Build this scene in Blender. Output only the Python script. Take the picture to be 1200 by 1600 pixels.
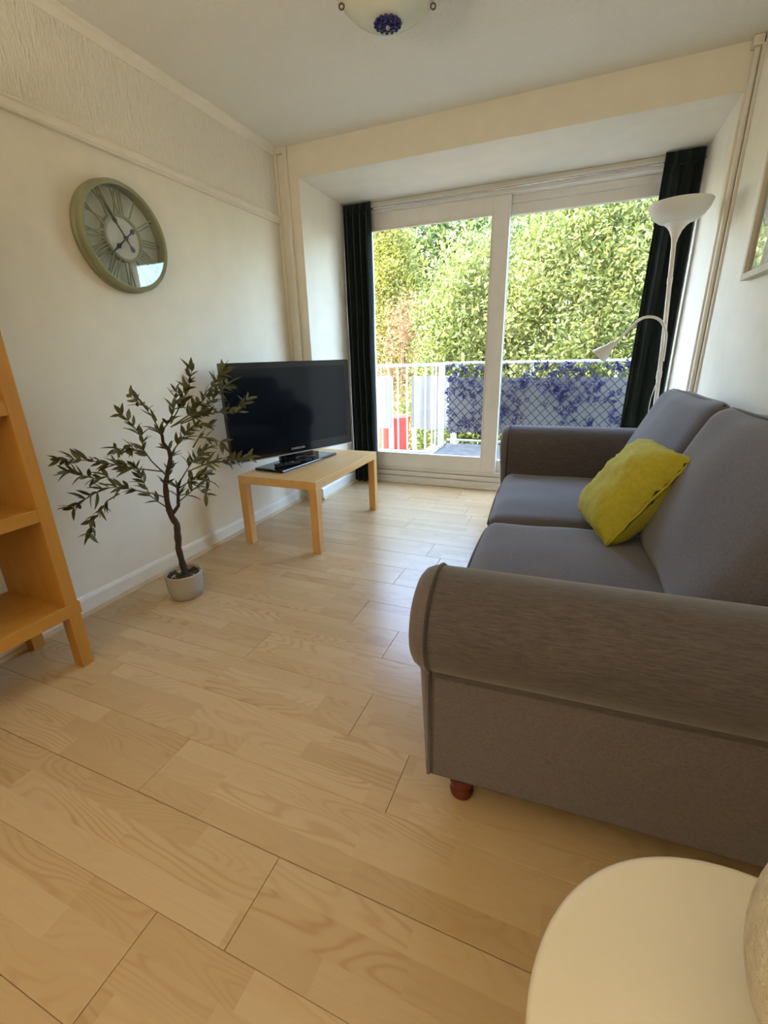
import bpy, bmesh, math, random
from mathutils import Vector, Matrix, noise
R = math.radians
random.seed(7)
for o in list(bpy.data.objects):
    bpy.data.objects.remove(o)
scene = bpy.context.scene
COL = scene.collection

# ------------------------------------------------------------------ camera
cam_d = bpy.data.cameras.new('camera'); cam = bpy.data.objects.new('camera', cam_d); COL.objects.link(cam)
cam_d.sensor_fit = 'HORIZONTAL'; cam_d.sensor_width = 36.0; cam_d.lens = 36.0 * 699.94 / 1200.0
cam_d.clip_start = 0.02; cam_d.clip_end = 200
rx = Vector((0.92456435, 0.3803051, -0.02342657)); up = Vector((-0.10550378, 0.31460087, 0.94334259)); fw = Vector((-0.36612802, 0.86970934, -0.33099237))
m = Matrix((rx, up, -fw)).transposed().to_4x4(); m.translation = Vector((2.0432, -3.0989, 1.1312))
cam.matrix_world = m
scene.camera = cam

# ------------------------------------------------------------------ world, sun, lights, exposure
SUN_EL, SUN_AZ = 50, 215            # degrees; azimuth of the sun seen from above, ccw from +X
world = bpy.data.worlds.new('sky'); scene.world = world; world.use_nodes = True
wn = world.node_tree; bg = wn.nodes['Background']
sky = wn.nodes.new('ShaderNodeTexSky'); sky.sky_type = 'NISHITA'; sky.sun_disc = False
sky.sun_elevation = R(SUN_EL); sky.sun_rotation = R(90 - SUN_AZ); sky.air_density = 1.0; sky.dust_density = 2.6
wn.links.new(sky.outputs[0], bg.inputs[0]); bg.inputs[1].default_value = 3.1
sun_d = bpy.data.lights.new('sun', 'SUN'); sun_d.energy = 8.5; sun_d.angle = R(0.6); sun_d.color = (1.0, 0.93, 0.80)
sun = bpy.data.objects.new('sun', sun_d); COL.objects.link(sun)
sd = Vector((math.cos(R(SUN_EL)) * math.cos(R(SUN_AZ)), math.cos(R(SUN_EL)) * math.sin(R(SUN_AZ)), math.sin(R(SUN_EL))))
sun.rotation_euler = sd.to_track_quat('Z', 'Y').to_euler()
# added warm fill lights, no fittings, aimed up: back of the room and hallway
for nm, loc, size, en in (('rear_fill_light', (1.3, -4.0, 1.05), .6, 31), ('hallway_fill_light', (1.35, -6.0, 1.3), 1.2, 28)):
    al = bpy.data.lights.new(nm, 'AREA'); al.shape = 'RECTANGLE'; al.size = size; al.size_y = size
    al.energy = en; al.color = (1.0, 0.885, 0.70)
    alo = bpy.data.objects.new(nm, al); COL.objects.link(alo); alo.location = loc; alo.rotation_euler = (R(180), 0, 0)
vs = scene.view_settings
scene.display_settings.display_device = 'sRGB'
vs.view_transform = 'Standard'; vs.look = 'None'; vs.gamma = 1.0; vs.use_curve_mapping = False
vs.exposure = 0.57

# ------------------------------------------------------------------ materials
class NT:
    def __init__(s, name):
        s.m = bpy.data.materials.new(name); s.m.use_nodes = True; s.t = s.m.node_tree
        s.b = s.t.nodes['Principled BSDF']; s.out = s.t.nodes['Material Output']
    def n(s, typ, **kw):
        nd = s.t.nodes.new('ShaderNode' + typ)
        for k, v in kw.items():
            if k.startswith('i_'):
                key = k[2:].replace('_', ' ')
                nd.inputs[int(key) if key.isdigit() else key].default_value = v
            else: setattr(nd, k, v)
        return nd
    def l(s, a, b): s.t.links.new(a, b)
    def set(s, k, v):
        if hasattr(v, 'is_linked'): s.l(v, s.b.inputs[k])
        else: s.b.inputs[k].default_value = v
    def coord(s, kind='Object', scale=(1, 1, 1)):
        c = s.n('TexCoord'); mp = s.n('Mapping'); mp.inputs['Scale'].default_value = scale
        s.l(c.outputs[kind], mp.inputs['Vector']); return mp.outputs[0]
    def noise(s, vec, scale, detail=3, rough=.5, dist=0):
        n = s.n('TexNoise'); n.inputs['Scale'].default_value = scale; n.inputs['Detail'].default_value = detail
        n.inputs['Roughness'].default_value = rough; n.inputs['Distortion'].default_value = dist
        s.l(vec, n.inputs['Vector']); return n.outputs['Fac']
    def ramp(s, fac, stops):
        r = s.n('ValToRGB'); e = r.color_ramp.elements
        while len(e) < len(stops): e.new(0.5)
        for el, (p, c) in zip(e, stops): el.position = p; el.color = (*c, 1) if len(c) == 3 else c
        s.l(fac, r.inputs[0]); return r.outputs[0]
    def math(s, op, a, b=None, c=None):
        n = s.n('Math', operation=op)
        for i, v in enumerate((a, b, c)):
            if v is None: continue
            if hasattr(v, 'is_linked'): s.l(v, n.inputs[i])
            else: n.inputs[i].default_value = v
        return n.outputs[0]
    def mix(s, fac, a, b, blend='MIX'):
        n = s.n('Mix', data_type='RGBA', blend_type=blend)
        for i, v in ((0, fac), (6, a), (7, b)):
            if hasattr(v, 'is_linked'): s.l(v, n.inputs[i])
            else: n.inputs[i].default_value = v if i == 0 else (*v, 1)
        return n.outputs[2]
    def bump(s, h, strength=.3, dist=.01):
        b = s.n('Bump'); b.inputs['Strength'].default_value = strength; b.inputs['Distance'].default_value = dist
        s.l(h, b.inputs['Height']); s.l(b.outputs[0], s.b.inputs['Normal'])

def plain(name, col, rough=.5, metal=0, bump=0, bscale=60, var=0.06, spec=.5):
    t = NT(name); v = t.coord()
    f = t.noise(v, 9, 4)
    a = tuple(max(0, c * (1 - var)) for c in col); b = tuple(min(1, c * (1 + var)) for c in col)
    t.set('Base Color', t.ramp(f, [(.3, a), (.7, b)])); t.set('Roughness', rough); t.set('Metallic', metal)
    t.b.inputs['Specular IOR Level'].default_value = spec
    if bump: t.bump(t.noise(v, bscale, 4), bump, .004)
    return t.m

M = {}
WALLC = (.82, .765, .635)
M['wall'] = plain('painted_wall', WALLC, .75, bump=.12, bscale=45, var=.025, spec=.25)
def artex(name, scale, strength, sc=(1, 1, 1), col=WALLC, depth=.008):
    t = NT(name); v = t.coord(scale=sc)
    a = t.noise(v, scale, 4, .6); b = t.noise(v, scale * 2.6, 3, .6)
    h = t.math('ADD', a, t.math('MULTIPLY', b, .6))
    t.set('Base Color', (*col, 1)); t.set('Roughness', .8); t.b.inputs['Specular IOR Level'].default_value = .2
    t.bump(h, strength, depth); return t.m
M['ceiling'] = artex('artex_ceiling', 75, .9, col=(.90, .86, .755))
M['artex_wall'] = artex('artex_wall', 58, 1.0, (1, 1, .2), (.87, .815, .685), .014)
M['white_paint'] = plain('white_gloss_paint', (.82, .79, .71), .4, var=.03)
M['trim_paint'] = plain('cream_trim_paint', (.76, .71, .60), .5, var=.03)
M['door_white'] = plain('white_door_frame', (.80, .77, .71), .35, var=.03)
M['bead'] = plain('beading_wood', (.62, .47, .27), .5, var=.1)
M['gap'] = plain('subfloor', (.10, .065, .035), .9)

def wood(name, c1, c2, axis=0, rough=.4, scale=1.0):
    t = NT(name); sc = [14, 14, 14]; sc[axis] = 1.3
    v = t.coord(scale=tuple(x * scale for x in sc))
    n = t.noise(v, 1.6, 5, .6, .6); f = t.noise(v, 9, 3, .7)
    g = t.math('ADD', t.math('MULTIPLY', n, .7), t.math('MULTIPLY', f, .3))
    t.set('Base Color', t.ramp(g, [(.25, c1), (.75, c2)])); t.set('Roughness', rough)
    t.bump(g, .06, .002); return t.m
M['birch_x'] = wood('birch_x', (.64, .37, .125), (.78, .50, .20), 0, .38)
M['birch_y'] = wood('birch_y', (.64, .37, .125), (.78, .50, .20), 1, .38)
M['birch_z'] = wood('birch_z', (.60, .32, .09), (.74, .44, .155), 2, .38)
M['shelf_y'] = wood('beech_y', (.43, .195, .028), (.54, .27, .05), 1, .42)
M['shelf_z'] = wood('beech_z', (.43, .195, .028), (.54, .27, .05), 2, .42)
M['mahogany'] = wood('mahogany', (.085, .010, .006), (.15, .019, .010), 2, .15)

# laminate floor: three printed strips per board, staves of random tone, cathedral grain
def laminate():
    t = NT('laminate_floor'); tc = t.n('TexCoord'); oi = t.n('ObjectInfo'); sx = t.n('SeparateXYZ')
    t.l(tc.outputs['Object'], sx.inputs[0]); x, y = sx.outputs[0], sx.outputs[1]
    rnd = t.math('MULTIPLY', oi.outputs['Random'], 97.0)
    strip = t.math('FLOOR', t.math('DIVIDE', y, .0645))
    wn1 = t.n('TexWhiteNoise', noise_dimensions='2D'); cv = t.n('CombineXYZ'); t.l(strip, cv.inputs[0]); t.l(rnd, cv.inputs[1]); t.l(cv.outputs[0], wn1.inputs['Vector'])
    xs = t.math('DIVIDE', t.math('ADD', x, t.math('MULTIPLY', wn1.outputs['Value'], .45)), .43)
    stave = t.math('FLOOR', xs)
    wn2 = t.n('TexWhiteNoise', noise_dimensions='3D'); cv2 = t.n('CombineXYZ'); t.l(strip, cv2.inputs[0]); t.l(stave, cv2.inputs[1]); t.l(rnd, cv2.inputs[2]); t.l(cv2.outputs[0], wn2.inputs['Vector'])
    rs = wn2.outputs['Value']
    gv = t.n('CombineXYZ'); t.l(t.math('MULTIPLY', x, 1.6), gv.inputs[0]); t.l(t.math('ADD', t.math('MULTIPLY', y, 9.0), t.math('MULTIPLY', rs, 60.0)), gv.inputs[1]); t.l(t.math('MULTIPLY', rs, 31.0), gv.inputs[2])
    big = t.noise(gv.outputs[0], 1.0, 1.5, .45, .25)
    rings = t.math('SINE', t.math('MULTIPLY', big, 135.0))
    rings = t.math('POWER', t.math('MULTIPLY_ADD', rings, .5, .5), 3.0)
    patch = t.noise(gv.outputs[0], .7, 1)
    rings = t.math('MULTIPLY', rings, t.math('SMOOTH_MAX', t.math('MULTIPLY_ADD', patch, 3.2, -1.2), 0.12, .1))
    fv = t.n('CombineXYZ'); t.l(t.math('MULTIPLY', x, 6.0), fv.inputs[0]); t.l(t.math('MULTIPLY', y, 160.0), fv.inputs[1]); t.l(rnd, fv.inputs[2])
    fine = t.noise(fv.outputs[0], 1.0, 3, .6)
    tone = t.ramp(rs, [(0, (.515, .365, .188)), (.5, (.56, .405, .22)), (1, (.605, .447, .253))])
    c = t.mix(t.math('MULTIPLY', rings, .48), tone, (.40, .22, .085))
    c = t.mix(t.math('MULTIPLY', fine, .22), c, (.46, .28, .12))
    t.set('Base Color', c); t.set('Roughness', t.math('MULTIPLY_ADD', fine, .10, .20))
    t.b.inputs['Specular IOR Level'].default_value = .5
    return t.m
M['laminate'] = laminate()

def fabric(name, dark, light, sc_streak, rough=.95, sheen=.3):
    t = NT(name); v = t.coord(scale=sc_streak); v2 = t.coord()
    a = t.noise(v, 1.0, 4, .7); b = t.noise(v2, 420, 2, .6); c = t.noise(v2, 3, 3)
    g = t.math('ADD', t.math('MULTIPLY', a, .75), t.math('MULTIPLY', b, .25))
    col = t.ramp(g, [(.32, dark), (.68, light)])
    col = t.mix(t.math('MULTIPLY', c, .25), col, tuple(x * 1.25 for x in light))
    t.set('Base Color', col); t.set('Roughness', rough); t.b.inputs['Specular IOR Level'].default_value = .15
    t.b.inputs['Sheen Weight'].default_value = sheen; t.b.inputs['Sheen Roughness'].default_value = .5
    t.bump(g, .35, .0025); return t.m
SD, SL = (.048, .040, .041), (.132, .114, .115)
M['sofa_arm'] = fabric('sofa_fabric_slub', SD, SL, (30, 320, 320))
M['sofa_side'] = fabric('sofa_fabric_side', (.092, .077, .081), (.170, .146, .149), (150, 150, 300))
M['sofa_seat'] = fabric('sofa_fabric_seat', (.064, .058, .067), (.125, .116, .131), (220, 120, 220))
M['piping'] = fabric('sofa_piping', (.03, .025, .025), (.06, .052, .052), (200, 200, 200))
M['pillow'] = fabric('yellow_pillow_cloth', (.35, .31, .026), (.47, .42, .045), (60, 60, 60), .85, .1)
M['velvet'] = fabric('dark_green_velvet', (.004, .009, .0075), (.009, .017, .0145), (80, 80, 12), .85, .12)
M['black_gloss'] = plain('black_gloss_plastic', (.006, .006, .007), .08, var=.02)
M['black_matt'] = plain('black_plastic', (.012, .012, .013), .4, var=.05)
M['screen'] = plain('tv_screen', (.004, .006, .009), .09, var=.02, spec=.3)
M['silver'] = plain('silver_plastic', (.55, .55, .56), .3, .6)
M['grey_print'] = plain('grey_lettering', (.42, .42, .44), .4)
M['chrome'] = plain('steel_rod', (.55, .55, .55), .25, 1.0)
M['pot'] = plain('stone_pot', (.40, .37, .32), .9, bump=.2, bscale=120, var=.06)
M['soil'] = plain('pot_moss', (.055, .038, .024), 1, bump=.8, bscale=90, var=.4)
M['bark'] = plain('olive_bark', (.045, .028, .018), .9, bump=.6, bscale=60, var=.35)
M['twig'] = plain('olive_twig', (.10, .095, .035), .8, var=.2)
M['olive'] = plain('dark_olive', (.035, .025, .03), .4)
M['clock_green'] = plain('sage_green_metal', (.275, .285, .165), .42, bump=.1, var=.12)
M['clock_inner'] = plain('pale_green_metal', (.36, .38, .285), .5, var=.12)
M['clock_back'] = plain('clock_back', (.66, .66, .58), .6, var=.05)
M['clock_face'] = plain('clock_face', (.72, .70, .66), .5, var=.03)
M['lamp_white'] = plain('white_lamp_enamel', (.78, .75, .68), .35, var=.02)
M['cream_top'] = plain('cream_table_top', (.76, .68, .51), .45, bump=.05, bscale=300, var=.02)
def shade_mat():
    t = NT('frosted_shade'); t.set('Base Color', (.86, .85, .80, 1)); t.set('Roughness', .35)
    t.b.inputs['Subsurface Weight'].default_value = .0
    tr = t.n('BsdfTranslucent'); tr.inputs[0].default_value = (.9, .88, .82, 1); mx = t.n('MixShader'); mx.inputs[0].default_value = .4
    t.l(t.b.outputs[0], mx.inputs[1]); t.l(tr.outputs[0], mx.inputs[2]); t.l(mx.outputs[0], t.out.inputs[0]); return t.m
M['shade'] = shade_mat()
M['bowl'] = plain('frosted_green_glass', (.66, .69, .56), .25, var=.03)
M['blue_bead'] = plain('blue_glass_bead', (.012, .012, .12), .1, var=.3)
M['brown_metal'] = plain('brown_metal', (.12, .07, .035), .4, .5)
def boucle():
    t = NT('cream_boucle'); v = t.coord()
    a = t.noise(v, 55, 4, .7); b = t.noise(v, 190, 3, .7)
    t.set('Base Color', t.ramp(a, [(.3, (.70, .60, .43)), (.65, (.90, .81, .64))])); t.set('Roughness', 1)
    t.bump(t.math('ADD', a, b), .8, .01); return t.m
M['boucle'] = boucle()
def glass(name, tint=(1, 1, 1), f0=1.0):
    t = NT(name); tr = t.n('BsdfTransparent'); tr.inputs[0].default_value = (*tint, 1)
    gl = t.n('BsdfGlossy'); gl.inputs['Roughness'].default_value = 0.0
    fr = t.n('Fresnel'); fr.inputs['IOR'].default_value = 1.45; mx = t.n('MixShader')
    ge = t.n('NewGeometry'); t.l(t.math('MULTIPLY', t.math('MULTIPLY', fr.outputs[0], f0), t.math('SUBTRACT', 1.0, ge.outputs['Backfacing'])), mx.inputs[0]); t.l(tr.outputs[0], mx.inputs[1]); t.l(gl.outputs[0], mx.inputs[2]); t.l(mx.outputs[0], t.out.inputs[0]); return t.m
M['glass'] = glass('window_glass', (.97, .98, .97))
M['clock_glass'] = glass('clock_glass', (.95, .96, .95), 1.6)
M['print'] = plain('pale_print', (.55, .56, .52), .7, var=.2)
M['frame_wood'] = wood('pale_frame_wood', (.50, .43, .33), (.62, .55, .44), 2, .5)
M['white_metal'] = plain('white_railing_paint', (.80, .82, .85), .4, var=.03)
M['deck'] = plain('grey_balcony_deck', (.10, .108, .11), .8, bump=.5, bscale=25, var=.35)
M['screen_panel'] = plain('pale_privacy_screen', (.29, .285, .27), .8, var=.06)
M['blue_panel'] = plain('pale_blue_panel', (.33, .37, .45), .7, var=.05)
M['lattice'] = plain('dark_lattice', (.05, .05, .07), .7, var=.2)
M['red'] = plain('red_plastic', (.55, .05, .03), .5, var=.15)
M['brick_red'] = plain('terracotta', (.50, .26, .15), .85, bump=.4, bscale=20, var=.2)
M['ground'] = plain('garden_soil', (.16, .12, .07), 1, bump=.6, bscale=6, var=.4)
M['render_wall'] = plain('outside_render', (.55, .52, .46), .9)
M['tree_bark'] = plain('tree_bark', (.10, .075, .05), .95, bump=.6, bscale=30, var=.3)
def leaf_mat(name, stops, trans=.45, rough=.4, spec=.5):
    t = NT(name); g = t.n('NewGeometry')
    c = t.ramp(g.outputs['Random Per Island'], stops)
    t.set('Base Color', c); t.set('Roughness', rough); t.b.inputs['Specular IOR Level'].default_value = spec
    if trans:
        tr = t.n('BsdfTranslucent'); t.l(c, tr.inputs[0]); mx = t.n('MixShader'); mx.inputs[0].default_value = trans
        t.l(t.b.outputs[0], mx.inputs[1]); t.l(tr.outputs[0], mx.inputs[2]); t.l(mx.outputs[0], t.out.inputs[0])
    return t.m
M['leaf_green'] = leaf_mat('broad_leaf', [(0, (.085, .125, .028)), (.5, (.18, .225, .062)), (.85, (.30, .325, .095)), (1, (.40, .39, .17))])
M['leaf_deep'] = leaf_mat('mid_leaf', [(0, (.06, .10, .025)), (.6, (.13, .18, .055)), (1, (.24, .27, .09))])
M['leaf_yellow'] = leaf_mat('conifer_spray', [(0, (.14, .16, .025)), (.5, (.26, .27, .05)), (1, (.37, .34, .08))])
M['leaf_brown'] = leaf_mat('dry_brown_leaf', [(0, (.14, .07, .045)), (.6, (.28, .15, .09)), (1, (.40, .26, .12))])
M['flower_blue'] = leaf_mat('blue_artificial_leaf', [(0, (.006, .006, .035)), (.6, (.014, .015, .085)), (1, (.035, .032, .15))], .15)
def olive_leaf():
    t = NT('olive_leaf'); oi = t.n('ObjectInfo')
    t.set('Base Color', t.ramp(oi.outputs['Random'], [(0, (.045, .052, .016)), (.6, (.085, .095, .028)), (1, (.15, .155, .06))])); t.set('Roughness', .5)
    return t.m
M['olive_leaf'] = olive_leaf()

# ------------------------------------------------------------------ mesh helpers
class MB:
    def __init__(s): s.v = []; s.f = []
    def add(s, vs, fs):
        k = len(s.v); s.v += [tuple(v) for v in vs]; s.f += [tuple(i + k for i in f) for f in fs]; return s
    def box(s, x0, x1, y0, y1, z0, z1, mtx=None):
        vs = [Vector((x, y, z)) for x in (x0, x1) for y in (y0, y1) for z in (z0, z1)]
        if mtx: vs = [mtx @ v for v in vs]
        return s.add(vs, [(0, 1, 3, 2), (4, 6, 7, 5), (0, 4, 5, 1), (2, 3, 7, 6), (0, 2, 6, 4), (1, 5, 7, 3)])
    def bar(s, a, b, w, h):
        a, b = Vector(a), Vector(b); d = (b - a); L = d.length; q = d.to_track_quat('X', 'Z').to_matrix().to_4x4()
        return s.box(0, L, -w / 2, w / 2, -h / 2, h / 2, Matrix.Translation(a) @ q)
    def tube(s, pts, rad, seg=8, cap=True):
        pts = [Vector(p) for p in pts]; n = len(pts)
        rr = rad if isinstance(rad, (list, tuple)) else [rad] * n
        rings = []; prev = None
        for i, p in enumerate(pts):
            t = (pts[min(i + 1, n - 1)] - pts[max(i - 1, 0)]).normalized()
            if prev is None:
                a = Vector((0, 0, 1)) if abs(t.z) < .9 else Vector((1, 0, 0)); u = t.cross(a).normalized()
            else: u = (prev - t * prev.dot(t)).normalized()
            prev = u; w = t.cross(u)
            rings.append([p + (u * math.cos(2 * math.pi * k / seg) + w * math.sin(2 * math.pi * k / seg)) * rr[i] for k in range(seg)])
        vs = [v for r in rings for v in r]
        fs = [(i * seg + k, i * seg + (k + 1) % seg, (i + 1) * seg + (k + 1) % seg, (i + 1) * seg + k) for i in range(n - 1) for k in range(seg)]
        if cap: fs += [tuple(range(seg))[::-1], tuple((n - 1) * seg + k for k in range(seg))]
        return s.add(vs, fs)
    def lathe(s, prof, c=(0, 0, 0), seg=40, axis='z', close=False):
        c = Vector(c); vs = []
        for r, h in prof:
            for k in range(seg):
                a = 2 * math.pi * k / seg
                if axis == 'z': vs.append(c + Vector((r * math.cos(a), r * math.sin(a), h)))
                else: vs.append(c + Vector((h, r * math.cos(a), r * math.sin(a))))
        n = len(prof)
        fs = [(i * seg + k, i * seg + (k + 1) % seg, (i + 1) * seg + (k + 1) % seg, (i + 1) * seg + k) for i in range(n - 1) for k in range(seg)]
        if close: fs += [((n - 1) * seg + k, (n - 1) * seg + (k + 1) % seg, (k + 1) % seg, k) for k in range(seg)]
        else:
            if prof[0][0] > 1e-4: fs.append(tuple(range(seg))[::-1])
            if prof[-1][0] > 1e-4: fs.append(tuple((n - 1) * seg + k for k in range(seg)))
        return s.add(vs, fs)
    def prism(s, poly, x0, x1):      # poly in (y,z), extruded along x
        n = len(poly); vs = [(x0, y, z) for y, z in poly] + [(x1, y, z) for y, z in poly]
        return s.add(vs, [tuple(range(n)), tuple(range(2 * n - 1, n - 1, -1))] + [(i, i + n, (i + 1) % n + n, (i + 1) % n) for i in range(n)])
    def prism_y(s, poly, y0, y1):    # poly in (x,z), extruded along y
        n = len(poly); vs = [(x, y0, z) for x, z in poly] + [(x, y1, z) for x, z in poly]
        return s.add(vs, [tuple(range(n))[::-1], tuple(range(n, 2 * n))] + [((i + 1) % n, (i + 1) % n + n, i + n, i) for i in range(n)])
    def mesh(s, name, mat, smooth=False, bevel=0, bseg=2):
        me = bpy.data.meshes.new(name); me.from_pydata(s.v, [], s.f)
        bm = bmesh.new(); bm.from_mesh(me)
        bmesh.ops.recalc_face_normals(bm, faces=bm.faces)
        if bevel: bmesh.ops.bevel(bm, geom=[e for e in bm.edges], offset=bevel, segments=bseg, affect='EDGES', profile=.5)
        bm.to_mesh(me); bm.free()
        me.materials.append(M[mat])
        if smooth:
            me.polygons.foreach_set('use_smooth', [True] * len(me.polygons))
            if smooth != True: me.set_sharp_from_angle(angle=R(smooth))
        me.update(); return me
    def build(s, name, mat, parent=None, smooth=False, bevel=0, loc=None, bseg=2):
        return link(name, s.mesh(name, mat, smooth, bevel, bseg), parent, loc)
def link(name, me, parent=None, loc=None):
    o = bpy.data.objects.new(name, me); COL.objects.link(o)
    if parent: o.parent = parent
    if loc is not None: o.location = loc
    return o
def tag(o, label, cat, group=None, kind=None):
    if label: o['label'] = label
    if cat: o['category'] = cat
    if group: o['group'] = group
    if kind: o['kind'] = kind
    return o
def struct(o, label=None):
    o['kind'] = 'structure'
    if label: o['label'] = label
    return o
def empty(name, loc=(0, 0, 0), rz=0):
    o = bpy.data.objects.new(name, None); COL.objects.link(o); o.location = loc; o.rotation_euler = (0, 0, rz); o.empty_display_size = .1; return o

def soft_box(sx, sy, sz, r, n=(12, 12, 6), bulge=(0, 0, 0), wrinkle=0, wscale=4, seed=0):
    """rounded, puffed box centred on the origin -> MB"""
    mb = MB(); hx, hy, hz = sx / 2, sy / 2, sz / 2; idx = {}
    def key(i, j, k):
        if (i, j, k) in idx: return idx[(i, j, k)]
        p = Vector((-hx + sx * i / n[0], -hy + sy * j / n[1], -hz + sz * k / n[2]))
        core = Vector((max(-hx + r, min(hx - r, p.x)), max(-hy + r, min(hy - r, p.y)), max(-hz + r, min(hz - r, p.z))))
        d = p - core
        q = core + d.normalized() * min(r, max(abs(d.x), abs(d.y), abs(d.z))) if d.length > 1e-9 else p
        u, v, w = p.x / hx, p.y / hy, p.z / hz
        q = q + Vector((math.copysign(bulge[0] * (1 - v * v) * (1 - w * w) * abs(u), u), math.copysign(bulge[1] * (1 - u * u) * (1 - w * w) * abs(v), v), math.copysign(bulge[2] * (1 - u * u) * (1 - v * v) * abs(w), w)))
        if wrinkle:
            nn = noise.noise_vector(q * wscale + Vector((seed, seed * 2.3, 0))); q = q + nn * wrinkle
        idx[(i, j, k)] = len(mb.v); mb.v.append(tuple(q)); return idx[(i, j, k)]
    for a in range(n[0]):
        for b in range(n[1]):
            for k in (0, n[2]): mb.f.append((key(a, b, k), key(a + 1, b, k), key(a + 1, b + 1, k), key(a, b + 1, k)))
    for a in range(n[0]):
        for k in range(n[2]):
            for j in (0, n[1]): mb.f.append((key(a, j, k), key(a + 1, j, k), key(a + 1, j, k + 1), key(a, j, k + 1)))
    for b in range(n[1]):
        for k in range(n[2]):
            for i in (0, n[0]): mb.f.append((key(i, b, k), key(i, b + 1, k), key(i, b + 1, k + 1), key(i, b, k + 1)))
    return mb
def xform(mb, mtx):
    mb.v = [tuple(mtx @ Vector(v)) for v in mb.v]; return mb

# ------------------------------------------------------------------ the room
H, W, XN, XN2, ZN, YD = 2.447, 2.6706, 0.179, 2.627, 2.26, 0.722
YB = -4.45
floor = struct(MB().box(-.15, W + .15, YB - .15, YD + .06, -.25, -.008).build('floor', 'gap'), 'pale maple-effect laminate floor')
rows = {-2: 1.12, -1: 1.322, 0: 1.505, 1: 1.032, 2: 1.70, 3: 1.495, 4: .93, 5: 1.447, 6: 1.221, 7: 1.60, 8: 1.269, 9: 1.419, 10: 1.328, 11: 1.62, 12: 1.05, 13: 1.44}
pm_cache = {}
for k in range(-10, 19):
    y0 = -2.7125 + .1935 * k; y1 = y0 + .1935
    if y0 < YB - .05 or y0 > YD: continue
    y1c = min(y1, YD); lo, hi = (0.0, W) if y0 < -.02 else (XN, XN2)
    s = rows.get(k, .6 + (k * .377) % .9)
    cuts = [c for c in (s - 2.4, s - 1.2, s, s + 1.2, s + 2.4) if lo + .02 < c < hi - .02]
    xs = [lo] + cuts + [hi]
    for a, b in zip(xs, xs[1:]):
        key = (round(b - a, 3), round(y1c - y0, 3))
        if key not in pm_cache:
            pm_cache[key] = MB().box(.0006, key[0] - .0006, .0006, key[1] - .0006, -.008, 0).mesh('floor_board', 'laminate', bevel=.0008, bseg=1)
        link('floor_board', pm_cache[key], floor, (a, y0, random.uniform(-.0006, 0)))

struct(MB().box(-.2, W + .2, YB - .2, 0.02, H, H + .2).build('ceiling', 'ceiling'), 'cream stippled artex ceiling')
wl = struct(MB().box(-.2, 0, YB - .2, .02, -.2, H).build('wall_left', 'wall'), 'cream painted left wall')
MB().box(0, .006, YB, 0, 2.055, H).build('textured_panel', 'artex_wall', wl)
ww = MB().box(-.2, XN, 0, .83, -.2, ZN).box(XN2, W + .2, 0, .83, -.2, ZN).box(-.2, W + .2, 0, .83, ZN, H + .2)
struct(ww.build('wall_window', 'wall'), 'cream wall with deep recess for the balcony door')
wr = struct(MB().box(W, W + .2, YB - .2, .02, -.2, H).build('wall_right', 'wall'), 'cream painted right wall')
bw = MB().box(-.2, .93, YB - .12, YB, -.2, H).box(2.4, W + .2, YB - .12, YB, -.2, H).box(.93, 2.4, YB - .12, YB, 2.2, H)
struct(bw.build('wall_back', 'wall'), 'cream wall behind the viewer with an open doorway')
hy = -7.7
struct(MB().box(-.2, W + .2, hy - .1, YB - .12, -.25, -.002).build('floor_hallway', 'birch_y'), 'hallway floor behind the viewer')
struct(MB().box(-.2, W + .2, hy - .1, YB - .12, H, H + .2).build('ceiling_hallway', 'ceiling'), 'hallway ceiling behind the viewer')
hw = MB().box(-.2, 0, hy, YB - .12, -.2, H).box(W, W + .2, hy, YB - .12, -.2, H).box(-.2, W + .2, hy - .1, hy, -.2, H)
struct(hw.build('wall_hallway', 'wall'), 'cream hallway walls behind the viewer')
dr = struct(empty('door_1', (.93, YB - .06, 0)), 'white architrave of the open doorway behind the viewer')
for (a, b, c, d) in ((-.06, .015, 0, 2.26), (1.455, 1.53, 0, 2.26), (.015, 1.455, 2.185, 2.26)): MB().box(a, b, -.075, .075, c, d).build('architrave', 'white_paint', dr, bevel=.004)

def profile_y(name, poly, y0, y1, mat, label=None, smooth=False):
    return struct(MB().prism_y(poly, y0, y1).build(name, mat, smooth=smooth), label)
def profile_x(name, poly, x0, x1, mat, label=None):
    return struct(MB().prism(poly, x0, x1).build(name, mat), label)
# picture rail, cove strip, skirting, beading
profile_y('trim_1', [(0, 2.008), (.018, 2.010), (.022, 2.018), (.016, 2.024), (.016, 2.046), (.022, 2.052), (.018, 2.060), (0, 2.062)], YB, 0, 'wall', 'painted picture rail on left wall')
profile_y('trim_2', [(0, H - .042), (.010, H - .042), (.013, H - .036), (.022, H - .016), (.036, H - .009), (.040, H - .004), (.040, H), (0, H)], YB, 0, 'wall', 'plaster cove along left wall')
profile_y('baseboard_left', [(0, 0), (.016, 0), (.016, .075), (.012, .086), (.006, .092), (0, .094)], YB, 0, 'white_paint', 'white skirting board along left wall')
def quarter(x, r): return [(x, 0), (x + r, 0)] + [(x + r * math.cos(R(a)), r * math.sin(R(a))) for a in (30, 60)] + [(x, r)]
profile_y('trim_3', quarter(.016, .016), YB, -.001, 'bead', 'wood-coloured floor beading along left skirting')
profile_y('baseboard_recess', [(XN, 0), (XN + .016, 0), (XN + .016, .085), (XN + .008, .094), (XN, .096)], 0, YD - .03, 'white_paint', 'white skirting board inside door recess')
profile_y('trim_4', quarter(XN + .016, .016), -.002, YD - .05, 'bead', 'wood-coloured floor beading inside door recess')
profile_y('baseboard_right', [(W, 0), (W - .016, 0), (W - .016, .08), (W - .006, .092), (W, .094)], YB, 0, 'white_paint', 'white skirting board along right wall')
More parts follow.
